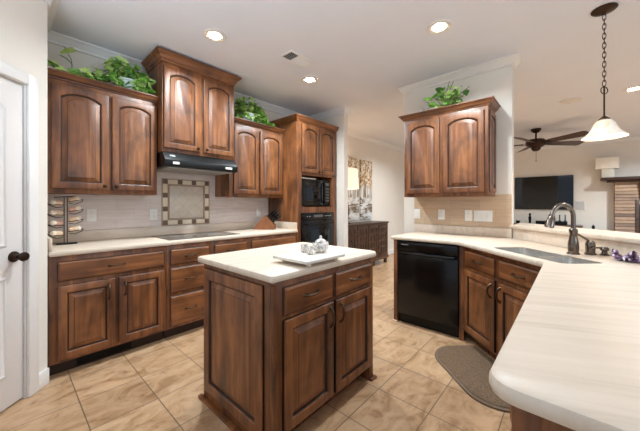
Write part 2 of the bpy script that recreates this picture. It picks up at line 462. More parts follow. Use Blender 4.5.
mb = MB(); dbox(mb, DJ+.069, .0, -.014, -.0005, 0.001, .11, bev=.003); struct(mb.build('baseboard_pantry', 'white_trim'))
setbox('baseboard_hall', 'white_trim', 5.62, 9.2, WY+.014, WY+.0295, .001, .13, bev=.003)
mb = MB(); mb.box(.0, .5, -3.34, -3.2, 0, CEIL); mb.box(2.1, 2.6, -3.34, -3.2, 0, CEIL); mb.box(.5, 2.1, -3.34, -3.2, 0, 1.05); mb.box(.5, 2.1, -3.34, -3.2, 2.45, CEIL); struct(mb.build('wall_window', 'wall_paint'))
mb = MB(); mb.box(.5, .55, -3.30, -3.24, 1.05, 2.45); mb.box(2.05, 2.1, -3.30, -3.24, 1.05, 2.45); mb.box(.551, 2.049, -3.30, -3.24, 1.05, 1.10); mb.box(.551, 2.049, -3.30, -3.24, 2.40, 2.45); mb.box(1.285, 1.315, -3.29, -3.25, 1.101, 2.399); struct(mb.build('window_1', 'white_trim'))
# crown moulding
plain('crown_cream', (230,222,212), .5, var=.01)
def crown(name, path, h=.085, out=.062, mat='white_trim'):
    z = CEIL-.0005
    prof = [(.0005, z), (out, z), (out, z-.014), (out-.014, z-.022), (out*.6, z-h*.42), (out*.28, z-h*.74), (.018, z-h*.84), (.018, z-h), (.0005, z-h)]
    mb = MB(); sweep(mb, path, prof); return struct(mb.build(name, mat, None, 25))
crown('trim_2', [diag(1.5), PC, (PC[0], WY), (3.5, WY), (3.5, 2.63), (3.6, 2.63), (3.6, 3.41)])
crown('trim_3', [(3.54, 1.614), (3.42, 1.614), (3.42, .46), (3.54, .46), (3.54, 1.60)], mat='crown_cream')
crown('trim_4', [(3.62, WY+.03), (9.2, WY+.03), (9.2, -3.2)])
# bar half wall behind the sink
BA = Vector((3.41, .459)); BB = Vector((2.025, -.75)); bd = (BB-BA).normalized(); bn = Vector((-bd.y, bd.x))  # bn to the living room?
if bn.dot(Vector((1,-1))) < 0: bn = -bn
BL = [tuple(BA), tuple(BB), (.62, -.75)]
def bar_off(d): return offset_poly(BL, d, False) if True else None
side = 1 if (Vector(bar_off(.1)[0])-BA).dot(bn) > 0 else -1
def bar(d): return offset_poly(BL, d*side, False)
bw0, bw1 = bar(.022), bar(.13)
bw0[0] = (3.42, .4585); bw1[0] = (3.54, .4585)
mb = MB(); mb.prism(bw0+bw1[::-1], 0, 1.012); struct(mb.build('wall_bar', 'wall_paint'))

# ================================================================== CABINETS ON THE COOKTOP WALL
FY = 2.772     # face of the base cabinets
def base_thing(name, label, x0, w, d=.60, **k): return thing(name, label, 'cabinet', (x0, FY, 0))
G1 = 'base cabinets under the cooktop counter'
t = base_thing('base_cabinet', 'stained wood base cabinet beside the white door, one wide drawer over two doors', .214, .776)
t['group'] = G1
base_body(t, .776, .59)
d = drawer(t, .043, .690, .715, .146); pull(d, .40, .763)
d = panel(t, .043, .122, .345, .535); pull(d, .345, .56, True)
d = panel(t, .413, .122, .345, .535); pull(d, .455, .56, True)
mb = MB(); mb.box(.16, .52, .055, .069, .02, .085, .002)
for i in range(5): mb.box(.17, .51, .050, .054, .027+i*.011, .032+i*.011)
mb.build('toe_kick_vent', 'black_matte', t)
t = base_thing('drawer_cabinet', 'stained wood base cabinet with a stack of three drawers left of cooktop middle', .992, .43); t['group'] = G1
base_body(t, .43, .59)
for z0, h in ((.690, .146), (.430, .232), (.120, .280)):
    d = drawer(t, .03, z0, .375, h); pull(d, .2175, z0+h/2)
t = base_thing('base_cabinet', 'stained wood base cabinet behind the island below cooktop right half, narrow top drawer', 1.424, .446); t['group'] = G1
base_body(t, .446, .59); d = drawer(t, .028, .690, .39, .146); pull(d, .223, .763); d = panel(t, .028, .122, .39, .535); pull(d, .37, .56, True)
t = base_thing('base_cabinet', 'stained wood base cabinet behind the island, wide drawer next to the oven tower', 1.872, .753); t['group'] = G1
base_body(t, .753, .59); d = drawer(t, .03, .690, .695, .146); pull(d, .377, .763)
for a, hx in ((.03, .30), (.385, .43)): d = panel(t, a, .122, .34, .535); pull(d, hx, .56, True)
# worktop
wt = thing('worktop', 'long cream stone-look worktop with low upstand under the upper cabinets', 'countertop', (0,0,0))
slab('counter_slab', [(.212, 2.743), (2.624, 2.743), (2.624, 3.384), (.212, 3.384)], .876, .914, 'cream_countertop', parent=wt)
MB().box(.213, 2.623, 3.362, 3.382, .9142, 1.008, .003).build('upstand', 'cream_countertop', wt)
MB().box(2.603, 2.623, 2.755, 3.361, .9142, 1.008, .003).build('upstand', 'cream_countertop', wt)
MB().box(.213, .231, 2.755, 3.361, .9142, 1.008, .003).build('upstand', 'cream_countertop', wt)
tag(MB().box(.213, 2.623, 3.381, 3.3895, 1.010, 1.80).build('tile_backsplash', 'splash_cook'), 'greige tile backsplash on the wall behind the cooktop', 'backsplash')
# tile mural
mu = thing('tile_mural', 'square framed tile mural above the cooktop with dark corner squares', 'tile mural', (1.16, 3.3805, 1.012))
MW, MH = .55, .53
mb = MB(); mb.box(0, MW, -.006, -.0005, 0, MH); mb.build('backing', 'mural_strip', mu)
MB().box(.083, MW-.083, -.010, -.0065, .083, MH-.083, .001).build('center_panel', 'diamond_tile', mu)
mb = MB()
for a, b, c, d in ((.068, MW-.068, .068, .080), (.068, MW-.068, MH-.080, MH-.068), (.068, .080, .080, MH-.080), (MW-.080, MW-.068, .080, MH-.080)): mb.box(a, b, -.013, -.0065, c, d, .001)
mb.build('inner_strip', 'mural_strip', mu)
q = .052; o_ = .010
def ring_tiles():
    Lx = MW-2*o_; Lz = MH-2*o_
    px = [0, (Lx-q)/3, 2*(Lx-q)/3, Lx-q]; pz = [0, (Lz-q)/3, 2*(Lz-q)/3, Lz-q]
    for zb in (0, Lz-q):
        for i in range(4): yield 'dark', px[i], px[i]+q, zb, zb+q
        for i in range(3): yield 'light', px[i]+q, px[i+1], zb, zb+q
    for xb in (0, Lx-q):
        for i in (1, 2): yield 'dark', xb, xb+q, pz[i], pz[i]+q
        for i in range(3): yield 'light', xb, xb+q, pz[i]+q, pz[i+1]
for kind, a, b, c, d in ring_tiles():
    MB().box(o_+a+.002, o_+b-.002, -.010, -.0065, o_+c+.002, o_+d-.002, .001).build('dark_tile' if kind == 'dark' else 'light_tile', 'mural_dark' if kind == 'dark' else 'mural_light', mu)
# cooktop
ck = thing('cooktop', 'flat black glass cooktop set into the cream worktop below the hood', 'cooktop', (1.03, 2.80, .9145))
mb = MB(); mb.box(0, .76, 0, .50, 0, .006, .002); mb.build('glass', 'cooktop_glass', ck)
for cx, cy, r in ((.19,.14,.08),(.19,.37,.10),(.56,.14,.10),(.56,.37,.08)):
    MB().tube([(cx+r*math.cos(a*PI/16), cy+r*math.sin(a*PI/16), .0062) for a in range(32)], .001, 4, True).build('burner_ring', 'gray_print', ck)
# ---- upper cabinets
def upper(label, x0, w, fy, z0, z1, doors, arch, crown_k, knobs='bottom', group=None, ch=.055, out=.05):
    t = thing('wall_cabinet', label, 'cabinet', (x0, fy, 0)); t['group'] = group or 'upper cabinets on the cooktop wall'
    MB().box(0, w, 0, 3.384-fy, z0, z1, .002).build('body', 'alder_wood', t)
    for (a, b, kx) in doors:
        d = panel(t, a, z0+.035, b-a, z1-z0-.075, arch=arch)
        if knobs: knob(d, kx, z0+.065)
    if crown_k: cab_crown(t, w, 3.384-fy, z1, h=ch, out=out, **crown_k)
    return t
upper('stained wood upper cabinet beside the white door, two arched doors, ivy on top', .214, .792, 3.05, 1.343, 2.245, ((.034,.403,.37),(.425,.785,.455)), .04, dict(left=False, right=False))
upper('tallest stained wood upper cabinet, reaching nearly to the ceiling above the black hood', 1.010, .774, 2.93, 1.762, 2.625, ((.012,.365,.335),(.40,.758,.43)), .04, dict(back_l=.40, back_r=.40), ch=.095, out=.062)
upper('stained wood upper cabinet between the hood and oven tower, two arched doors, ivy on top', 1.788, .838, 3.05, 1.346, 2.24, ((.055,.42,.39),(.44,.808,.47)), .04, dict(left=False, right=False), knobs=None)
# ---- oven tower
ot = thing('oven_tower', 'tall stained wood oven cabinet with microwave niche at the end of the wall', 'cabinet', (2.630, 2.772, 0))
TWw = .862
mb = MB()
mb.box(0, .095, 0, .612, .10, 2.39, .002); mb.box(.75, TWw, 0, .612, .10, 2.39, .002)
mb.box(.0955, .7495, 0, .612, 1.66, 2.39); mb.box(.0955, .7495, 0, .612, 1.135, 1.215); mb.box(.0955, .7495, 0, .612, .10, .43); mb.box(.0955, .7495, .58, .612, .43, 1.66)
mb.box(.01, TWw-.01, .07, .612, .001, .0995)
mb.build('body', 'alder_wood', ot)
for a, b, kx in ((.088, .438, .412), (.452, .806, .478)): d = panel(ot, a, 1.695, b-a, .665, arch=.04); knob(d, kx, 1.725)
d = drawer(ot, .09, .125, .67, .27); pull(d, .43, .26)
cab_crown(ot, TWw, .61, 2.39, left=True, right=False, out=.05, h=.065)
# ---- microwave
mw = thing('microwave', 'black countertop microwave sitting in the niche of the oven tower', 'microwave', (2.737, 2.815, 1.2155))
mb = MB()
mb.box(0, .58, 0, .42, .012, .305, .006)
for a in (.04, .52):
    for b in (.04, .36): mb.box(a, a+.03, b, b+.03, 0.0002, .0118)
mb.build('body', 'black_gloss', mw)
MB().box(.012, .425, -.014, -.0005, .022, .295, .004).build('door', 'black_gloss', mw)
MB().box(.05, .385, -.0165, -.0145, .062, .258, .001).build('window', 'black_glass', mw)
MB().tube([(.437, -.0145, .045), (.437, -.040, .06), (.437, -.042, .16), (.437, -.040, .26), (.437, -.0145, .275)], .009, 8).build('handle', 'black_gloss', mw)
MB().box(.45, .572, -.012, -.0005, .022, .295, .003).build('control_panel', 'black_matte', mw)
mb = MB(); mb.box(.462, .56, -.0135, -.0122, .245, .275)
for r in range(5):
    for c in range(3): mb.box(.465+c*.033, .488+c*.033, -.0132, -.0122, .06+r*.034, .080+r*.034)
mb.build('keypad', 'slot_dark', mw)
mw.scale = (1.095, 1, 1.31)
tag(MB().box(2.77, 3.08, 2.83, 3.05, 1.6155, 1.636, .006).build('cream_slab', 'pod_cream'), 'thin cream slab on top of the black microwave', 'cloth')  # plain cream box standing in for a pale strip above the microwave
# ---- wall oven
ov = thing('wall_oven', 'black built-in wall oven below the microwave niche', 'oven', (2.7265, 2.770, .432))
MB().box(.001, .652, 0, .55, .002, .702).build('body', 'black_matte', ov)
MB().box(-.025, .68, -.016, -.0015, .60, .701, .003).build('control_panel', 'black_gloss', ov)
mb = MB(); mb.box(.22, .42, -.0175, -.0162, .635, .67)
mb.build('display', 'slot_dark', ov)
for a in (.08, .13, .46, .50, .54, .58): MB().box(a, a+.022, -.0175, -.0162, .645, .656).build('button', 'gray_print', ov)
MB().box(-.025, .68, -.024, -.0015, .01, .592, .004).build('door', 'black_gloss', ov)
MB().box(.10, .555, -.0265, -.0245, .12, .45, .001).build('window', 'black_glass', ov)
MB().tube([(.05, -.0245, .545), (.05, -.065, .545), (.33, -.070, .545), (.605, -.065, .545), (.605, -.0245, .545)], .011, 8).build('handle', 'black_gloss', ov)
# ---- range hood
hd = thing('range_hood', 'black under-cabinet range hood below the tallest cabinet', 'range hood', (1.010, 3.384, 0))
prof = [(-.005, 1.615), (-.50, 1.615), (-.525, 1.625), (-.53, 1.675), (-.525, 1.685), (-.46, 1.758), (-.005, 1.758)]
MB().extr(prof, .002, .772).build('body', 'black_matte', hd)
mb = MB(); mb.box(.04, .735, -.49, -.05, 1.607, 1.6145); mb.build('filter', 'gray_print', hd)
for a, b in ((.07, .13), (.62, .70)): MB().box(a, b, -.534, -.5305, 1.638, 1.662, .002).build('button_plate', 'white_plastic', hd)
mb = MB(); T0 = Matrix.Translation((.08, -.495, 1.7205)) @ Matrix.Rotation(math.radians(48), 4, 'X'); mb.T = T0
mb.box(-.025, .025, -.012, .012, .001, .003); mb.build('badge', 'gray_print', hd)

# ---- outlets
def plate(label, loc, rz, w=.075, h=.118, gangs=1, kind='outlet', name='wall_outlet'):
    t = thing(name, label, 'outlet' if kind == 'outlet' else 'switch', loc, rz)
    MB().box(-w/2, w/2, -.006, -.0005, -h/2, h/2, .002).build('cover_plate', 'white_plastic', t)
    for g in range(gangs):
        cx = (g-(gangs-1)/2)*.046
        if kind == 'outlet':
            for s in (-1, 1):
                so = MB().box(cx-.017, cx+.017, -.0085, -.0062, s*.020-.014, s*.020+.014, .001).build('socket', 'white_plastic', t)
                for e in (-.007, .006): MB().box(cx+e, cx+e+.002, -.0092, -.0086, s*.020-.003, s*.020+.007).build('slot', 'slot_dark', so)
        else:
            MB().box(cx-.015, cx+.015, -.0100, -.0062, -.033, .033, .002).build('rocker', 'white_plastic', t)
    return t
plate('white outlet on the cooktop wall under the ivy cabinet, beside the wire rack', (.552, 3.3805, 1.150), 0)
plate('white outlet just left of the tile mural', (1.081, 3.3805, 1.142), 0)
plate('white outlet behind the wooden knife block', (2.450, 3.3805, 1.135), 0)
RZ = -PI/2
XS = 3.4105
tag(MB().box(XS, 3.4195, .462, 1.474, 1.010, 1.352).build('tile_backsplash', 'splash_sink'), 'tan tile backsplash on the wall above the dishwasher', 'backsplash')
plate('white outlet at the left end of the tan backsplash above the dishwasher', (XS, 1.435, 1.137), RZ, kind='switch', name='light_switch')
plate('second white plate from the left on the tan backsplash', (XS, 1.145, 1.133), RZ)
plate('third white plate from the left, close to the wide switch plate', (XS, .857, 1.129), RZ)
plate('wide white multi-switch plate at the right of the tan backsplash', (XS, .715, 1.128), RZ, w=.175, gangs=3, kind='switch', name='light_switch')
for o in S.objects:
    if o.get('category') in ('outlet', 'switch'): o['group'] = 'white wall plates on the backsplash'

# ================================================================== RIGHT WALL CABINET
rc = thing('wall_cabinet', 'stained wood upper cabinet on its own wall above the dishwasher, plant on top', 'cabinet', (3.09, 1.455, 0), RZ)
RW, RD = .852, .318
MB().box(0, RW, 0, RD, 1.335, 2.205, .002).build('body', 'alder_wood', rc)
for a, b in ((.030, .402), (.432, .818)): panel(rc, a, 1.372, b-a, .795, arch=.042)
TS = Matrix.Translation((RW, 0, 0)) @ Matrix.Rotation(PI/2, 4, 'Z')
panel(rc, .022, 1.372, .275, .795, name='side_panel', st=.05, T=TS, t=.014)
cab_crown(rc, RW, RD, 2.205, out=.05, h=.06)
# dishwasher run: local x toward -Y
FX = 2.802
dwp = tag(MB().box(FX, 3.40, 1.400, 1.440, .001, .874, .002).build('end_panel', 'alder_wood'), 'narrow stained wood end panel left of the black dishwasher', 'panel')
mb = MB(); mb.box(2.785, 2.80, 1.392, 1.452, .001, .016, .003); mb.build('base_shoe', 'tan_light', dwp)
dw = thing('dishwasher', 'black built-in dishwasher under the cream counter', 'dishwasher', (FX, 1.392, 0), RZ)
MB().box(.004, .606, 0, .56, .09, .868).build('body', 'black_matte', dw)
MB().box(.006, .604, -.022, -.0008, .115, .735, .004).build('door', 'black_gloss', dw)
MB().box(.006, .604, -.026, -.0008, .775, .862, .004).build('control_panel', 'black_gloss', dw)
mb = MB(); mb.tube([(.03+i*.0545, -.018-.030*math.sin(PI*i/10)**.6, .752) for i in range(11)], .013, 8); mb.build('handle', 'black_gloss', dw)
MB().box(.05, .13, -.0275, -.0262, .832, .838).build('marking', 'gray_print', dw)
MB().box(.006, .604, .035, .06, .005, .089).build('kick_plate', 'black_matte', dw)
# filler + sink cabinet on the diagonal
KF = 2.062
sx0, sy0 = FX, FX-KF            # where the diagonal face starts
fp = tag(MB().prism([(FX, .782), (FX, sy0+.004), (FX+.04, sy0+.03), (FX+.06, .782)], .001, .874).build('filler_panel', 'alder_wood'), 'narrow stained wood filler between dishwasher and corner sink cabinet', 'panel')
slen = (sx0-(.098+KF))*math.sqrt(2)
sc_ = thing('sink_cabinet', 'diagonal stained wood sink cabinet, two drawer fronts over two doors', 'cabinet', (sx0, sy0, 0), math.radians(-135))
SD = .30
mb = MB()
mb.prism([(.002, 0), (slen-.002, 0), (slen-.30, .30), (.30, .30)], .10, .70); mb.prism([(.002, 0), (slen-.002, 0), (slen-.01, .008), (.01, .008)], .7005, .874)
mb.prism([(.08, .075), (slen-.08, .075), (slen-.28, .28), (.28, .28)], .001, .0995)
mb.build('body', 'alder_wood', sc_)
half = slen/2
for a, b, hx in ((.025, half-.022, half-.052), (half+.022, slen-.025, half+.052)):
    d = drawer(sc_, a, .700, b-a, .140); pull(d, (a+b)/2, .770)
    d = panel(sc_, a, .125, b-a, .545); pull(d, hx, .585, True)
# peninsula base
pn = thing('peninsula_cabinet', 'dark stained wood base cabinet end under the near right counter', 'cabinet', (0, 0, 0))
MB().box(.722, 2.0, -.745, .098, .10, .874, .003).build('body', 'alder_wood', pn)
MB().box(.80, 2.0, -.745, .03, .001, .0995).build('toe_kick', 'toe_shaded', pn)
TE = Matrix.Translation((.722, .098, 0)) @ Matrix.Rotation(RZ, 4, 'Z')
panel(pn, .05, .13, .72, .72, name='end_panel', T=TE, t=.012)
TF = Matrix.Translation((2.0, .098, 0)) @ Matrix.Rotation(PI, 4, 'Z')
for i in range(2):
    d = panel(pn, .16+i*.53, .125, .48, .545, T=TF); pull(d, .20+i*.53, .585, True, T=TF)
    d = drawer(pn, .16+i*.53, .700, .48, .140, T=TF); pull(d, .40+i*.53, .770, T=TF)
# sink worktop
pw = thing('worktop', 'cream stone-look peninsula worktop wrapping the sink corner, nearest the viewer', 'countertop', (0,0,0))
KC = 1.985
rawP = [(3.405, 1.468), (2.775, 1.468), (2.775, 2.775-KC), (KC+.13, .13), (.62, .13), (.62, -.745), (2.03, -.745), (3.40, .452), (3.405, .452)]
P = fillet(rawP, {1: .02, 2: .16, 3: .02, 4: .055})
def st(s, k):      # s = x+y, k = x-y
    return ((s+k)/2, (s-k)/2)
sinkq = [st(3.03, 2.07), st(3.03, 2.45), st(2.15, 2.45), st(2.15, 2.07)]
hole = fillet(sinkq, {0: .05, 1: .05, 2: .05, 3: .05}, 5)
def ccw(P): return P if sum(P[i-1][0]*P[i][1]-P[i][0]*P[i-1][1] for i in range(len(P))) > 0 else P[::-1]
P = ccw(P)
slab('counter_slab', P, .876, .914, 'cream_peninsula', hole=hole, r=.013, parent=pw)
ua = bar(.0205); 
mb = MB(); up = [(3.4045, .4605)]+[]
b0, b1 = bar(.001), bar(.0205); b0[0] = (3.392, .4445); b1[0] = (3.4085, .440)
mb.prism(b0+b1[::-1], .9142, 1.0115); mb.build('upstand', 'cream_countertop', pw)
MB().box(3.390, 3.4098, .458, 1.466, .9142, 1.008, .003).build('upstand', 'cream_countertop', pw)
# bar ledge
l0, l1 = bar(-.025), bar(.37)
l0[0] = (3.400, .478); l1[0] = (3.95, .452)
led = l0+l1[::-1]; led = [l0[0]]+l0[1:]+l1[::-1]+[(3.545, .452), (3.545, .4575), (3.4185, .4575), (3.4185, .478)]
slab('bar_ledge', ccw(led), 1.0135, 1.045, 'cream_countertop', r=.008)
tag(S.objects['bar_ledge'], 'raised cream bar ledge behind the faucet, open to the living room', 'bar top')
# sink
sk = thing('kitchen_sink', 'double-bowl stainless sink set in the corner of the peninsula worktop', 'sink', (0,0,0))
def basin(q, depth, name):
    o1 = fillet(ccw(q), {i: .045 for i in range(4)}, 5)
    i1 = offset_poly(o1, -.004); i2 = offset_poly(o1, -.018); i3 = offset_poly(o1, -.03)
    z = .911
    mb = MB(); mb.loops([[(x, y, z-depth-.002) for x, y in o1], [(x, y, z) for x, y in o1], [(x, y, z) for x, y in i1], [(x, y, z-depth*.9) for x, y in i2], [(x, y, z-depth) for x, y in i3]], True, True, True)
    return mb.build(name, 'steel', sk, 40)
def sq(a, b): return [st(a, 2.076), st(a, 2.444), st(b, 2.444), st(b, 2.076)]
basin(sq(3.024, 2.50), .17, 'basin'); basin(sq(2.495, 2.156), .15, 'basin')
mb = MB()
for s_, dz in ((2.73, .741), (2.325, .761)):
    c = st(s_, 2.27); mb.lathe([(.035, .0003), (.035, .003), (.02, .004), (.004, .002)], (c[0], c[1], dz), 16)
mb.build('drain', 'bronze', sk)
# faucet
fx, fy = st(2.572, 2.575)
fc = thing('faucet', 'bronze gooseneck kitchen faucet with pull-down spray head behind the sink', 'faucet', (fx, fy, .9145), math.radians(-135))   # local -y over the sink
MB().lathe([(.036, 0), (.036, .006), (.028, .012), (.030, .03), (.029, .075), (.024, .10), (.020, .135), (.024, .15), (.024, .165), (.019, .172), (.006, .174)], n=20).build('base', 'faucet_bronze', fc)
pts = [(0, 0, .165), (0, 0, .25)]
R_ = .075
for i in range(1, 13):
    a = PI*i/12*.94
    pts.append((0, -R_+R_*math.cos(a), .25+R_*1.12*math.sin(a)))
mb = MB(); mb.tube(pts, [.0138]*len(pts), 12); mb.build('spout', 'faucet_bronze', fc)
e = Vector(pts[-1]); dirn = (Vector(pts[-1])-Vector(pts[-2])).normalized()
mb = MB(); mb.tube([e, e+dirn*.015, e+dirn*.02, e+dirn*.06, e+dirn*.085, e+dirn*.09], [.017, .017, .021, .026, .027, .020], 14); mb.build('spray_head', 'faucet_bronze', fc)
HO = Vector((.018, .1025, 0))
hb_ = MB().lathe([(.031, 0), (.031, .008), (.025, .012), (.026, .05), (.027, .065), (.022, .085), (.010, .095), (.003, .097)], tuple(HO), n=18).build('handle', 'faucet_bronze', fc)
MB().tube([HO+Vector(q) for q in ((0, 0, .083), (-.005, -.03, .105), (-.01, -.06, .125), (-.012, -.085, .137))], [.007, .007, .0065, .008], 8).build('lever', 'faucet_bronze', hb_)
px_, py_ = st(2.49, 2.80)
sd = thing('soap_dispenser', 'small bronze soap dispenser with long spout, right of the faucet lever', 'soap dispenser', (px_, py_, .9145), math.radians(-135))
MB().lathe([(.024, 0), (.024, .006), (.016, .012), (.014, .028), (.022, .034), (.024, .045), (.016, .054), (.003, .056)], n=16).build('pump', 'faucet_bronze', sd)
MB().tube([(0, 0, .044), (.0, -.04, .050), (0, -.085, .049), (0, -.095, .040)], [.007, .006, .006, .006], 8).build('nozzle', 'faucet_bronze', sd)
# patterned cloth + knitted scrubber
random.seed(5)
def crumple(name, loc, mat, label, cat, n=7, r=.06, h=.05, seed=1, sx=1, sy=1):
    random.seed(seed); t = thing(name, label, cat, loc)
    mb = MB()
    for i in range(n):
        a = 2*PI*i/n+random.uniform(-.2, .2); L = r*random.uniform(.8, 1.2); hh = h*random.uniform(.55, 1.15)
        ca, sa = math.cos(a), math.sin(a); ww = .36*L+.008
        A = []
        for j in range(6):
            u = j/5; bend = .012*math.sin(u*6+i)
            cx, cy = ca*L*u*sx, sa*L*u*sy; z = .004+hh*u**1.3*(1 if i % 2 else .45)
            wj = ww*math.sin(PI*(.15+.75*u))
            row = []
            for q in range(5):
                v = q/4*2-1
                row.append((cx-sa*wj*v, cy+ca*wj*v, max(.002, z-.018*v*v+bend)))
            A.append(row)
        # front and back skins for real thickness
        B = [[(p[0], p[1], p[2]+.004) for p in row] for row in A]
        for j in range(5):
            for q in range(4):
                for G_ in (A, B):
                    mb.face([mb.v(G_[j][q]), mb.v(G_[j][q+1]), mb.v(G_[j+1][q+1]), mb.v(G_[j+1][q])])
    bmesh.ops.remove_doubles(mb.bm, verts=mb.bm.verts, dist=.0004)
    return mb.build('fabric', mat, t, 60), t
crumple('cloth_bow', (2.46, -.245, .915), 'purple_pattern', 'crumpled purple and white patterned cloth on the counter right of the faucet', 'cloth', 9, .062, .072, 3)
crumple('cloth_pouch', (2.47, -.345, .915), 'bag_dark', 'dusky mauve crumpled cloth at the right edge, beside the patterned cloth', 'cloth', 8, .045, .04, 9)

# ================================================================== ISLAND
isl = thing('kitchen_island', 'freestanding stained wood kitchen island with drawers, doors and panelled end', 'kitchen island', (.868, 1.078, 0))
IW, ID = .912, .712
mb = MB()
mb.box(0, IW, 0, ID, .10, .874, .003); mb.box(.0, IW, .075, ID, .001, .0995); mb.box(0, .05, 0, .0745, .001, .0995); mb.box(IW-.05, IW, 0, .0745, .001, .0995)
mb.build('body', 'alder_wood', isl)
mb = MB()
mb.tube([(-.007, -.007, z) for z in (.02, .86)], .014, 10); mb.build('corner_bead', 'alder_wood', isl)
for (a, b, hx) in ((.055, .437, .402), (.463, .862, .498)):
    d = drawer(isl, a, .695, b-a, .145); pull(d, (a+b)/2, .770)
    d = panel(isl, a, .115, b-a, .560); pull(d, hx, .595, True, .11)
TI = Matrix.Translation((0, ID, 0)) @ Matrix.Rotation(RZ, 4, 'Z')
panel(isl, .03, .07, ID-.10, .775, name='end_panel', st=.07, T=TI, t=.018, raise_=.006)
for q in ((-.030, -.0008, -.025, ID+.02), (0, .05, -.025, -.001), (IW-.05, IW+.015, -.025, -.001), (IW+.0008, IW+.016, 0, ID)): MB().box(*q, .001, .018, .004).build('base_shoe', 'alder_wood_across', isl)
P = fillet([(.834, 1.045), (1.806, 1.045), (1.806, 1.826), (.834, 1.826)], {0: .022, 1: .05, 2: .05, 3: .03})
tag(slab('island_top', P, .876, .914, 'cream_countertop', r=.013), 'cream stone-look slab top on the island', 'countertop')
# tray with tea set
tr = thing('serving_tray', 'white rectangular footed tray on the island top', 'tray', (1.21, 1.165, .9145))
mb = MB(); mb.box(-.165, .165, -.14, .14, .022, .039, .004)
mb.build('board', 'tray_white', tr)
for a in (-.115, .115):
    for b in (-.105, .095):
        MB().lathe([(.012, 0), (.016, .006), (.012, .010), (.016, .017), (.016, .0218)], (a, b, 0), 12).build('foot', 'tray_white', tr)
TZ = .9145+.0392
tp = thing('teapot', 'patterned china teapot with domed lid and finial on the tray', 'teapot', (1.318, 1.172, TZ))
MB().lathe([(.026, 0), (.030, .004), (.044, .022), (.047, .04), (.042, .055), (.033, .063), (.030, .064)], n=20).build('body', 'patterned_china', tp)
MB().lathe([(.034, .0645), (.034, .068), (.024, .078), (.010, .084), (.006, .088), (.009, .094), (.008, .100), (.002, .104)], n=18).build('lid', 'patterned_china', tp)
MB().tube([(-.043, 0, .03), (-.062, 0, .045), (-.070, 0, .064)], [.009, .006, .005], 8).build('spout', 'patterned_china', tp)
MB().tube([(.042, 0, .055), (.066, 0, .056), (.072, 0, .036), (.044, 0, .020)], .004, 8).build('handle', 'patterned_china', tp)
def cup(label, x, y):
    t = thing('creamer_cup', label, 'cup', (x, y, TZ), 0, 'small china cups on the tray')
    MB().lathe([(.016, 0), (.020, .004), (.024, .02), (.021, .036), (.024, .048), (.020, .048), (.018, .034), (.019, .012), (.001, .008)], n=16).build('body', 'patterned_china', t)
    MB().tube([(.021, 0, .038), (.036, 0, .036), (.036, 0, .018), (.022, 0, .014)], .003, 6).build('handle', 'patterned_china', t)
cup('small patterned china cup on the tray, farther from the teapot', 1.245, 1.245)
cup('small patterned china cup on the tray between the other cup and teapot', 1.222, 1.168)

# ================================================================== SMALL THINGS ON THE LEFT COUNTER
kb = thing('knife_block', 'slanted wooden knife block on the counter by the oven tower', 'knife block', (2.405, 2.975, .9145), math.radians(38))
prof = [(0, 0), (.24, 0), (.06, .195), (.0, .13), ]
prof = [(0, 0), (.27, 0), (.275, .02), (.125, .19), (.115, .19), (0, .065)]
MB().extr(prof, 0, .115).build('block', 'block_wood', kb)
for i in range(2):
    for j in range(4):
        u = .25+.2*j; py0 = .115*u; pz0 = .065+(.19-.065)*u
        n_ = Vector((0, -.736, .677)); L = .125 if i else .105
        c = Vector((.035+.045*i, py0, pz0)); 
        k = MB(); k.tube([c+n_*.003, c+n_*.02, c+n_*L, c+n_*(L+.008)], [.0095, .012, .0135, .008], 8)
        kn = tag(k.build('knife', 'black_gloss'), ('black handled knife in the left row of the knife block, ' if i == 0 else 'black handled knife in the right row of the knife block, ')+('lowest slot', 'second slot up', 'third slot up', 'top slot')[j], 'knife', 'knives in the wooden block')
        kn.location = kb.location; kn.rotation_euler = kb.rotation_euler
rk = thing('wire_rack', 'black tiered wire rack on the counter against the left wall', 'rack', (.352, 3.19, .9145))
MB().box(-.075, .085, -.03, .03, .0, .012, .003).build('base', 'black_matte', rk)
mb = MB()
for a in (-.012, .012): mb.tube([(a, .02, .012), (a, .02, .40)], .0035, 6)
mb.tube([(-.09, 0, .395), (.085, 0, .405)], .004, 6)
mb.build('post', 'black_matte', rk)
rk.scale = (.84, .9, 1)
random.seed(3)
TIERS = [.075, .160, .245, .330]
for iz, z in enumerate(TIERS):
    for sgn in (1, -1):
        mb = MB(); zz = z+(.018 if sgn > 0 else -.01)
        base = [(0, -.028), (.05, -.034), (.10, -.026), (.112, 0), (.10, .026), (.05, .034), (0, .028)]
        mb.tube([(sgn*(x+.022), y, zz+.012+.16*x*(1 if sgn > 0 else .3)) for x, y in base], .0028, 6, True)
        mb.tube([(sgn*.022, 0, zz-.004), (sgn*.07, 0, zz-.010), (sgn*.125, 0, zz+.012), (sgn*.134, 0, zz+.03)], .0028, 6)
        mb.build('loop', 'black_matte', rk)
ordn = ['lowest', 'second from the bottom', 'third from the bottom', 'top']
for iz, z in enumerate(TIERS):
    for sgn in (1, -1):
        zz = z+(.018 if sgn > 0 else -.01)
        t = thing('jar', 'small tan jar, %s on the %s side of the wire rack' % (ordn[iz], 'right' if sgn > 0 else 'left'), 'jar', (.352+sgn*.029, 3.205, .9145+zz+.026), 0, 'small jars in the wire rack'); t.scale = (.84, .84, .84)
        tilt = .16 if sgn > 0 else .05
        ax = Vector((sgn*math.cos(tilt)*.82, -.50, math.sin(tilt)+.06)).normalized()
        k = MB(); k.tube([ax*0, ax*.004, ax*.05, ax*.056], [.022, .028, .029, .026], 14); k.build('body', 'pod_pink' if (iz+sgn) % 3 == 0 else 'tan_light', t)
        k = MB(); k.tube([ax*.0565, ax*.060, ax*.085, ax*.088], [.024, .026, .023, .016], 14); k.build('cap', 'pod_cream', t)

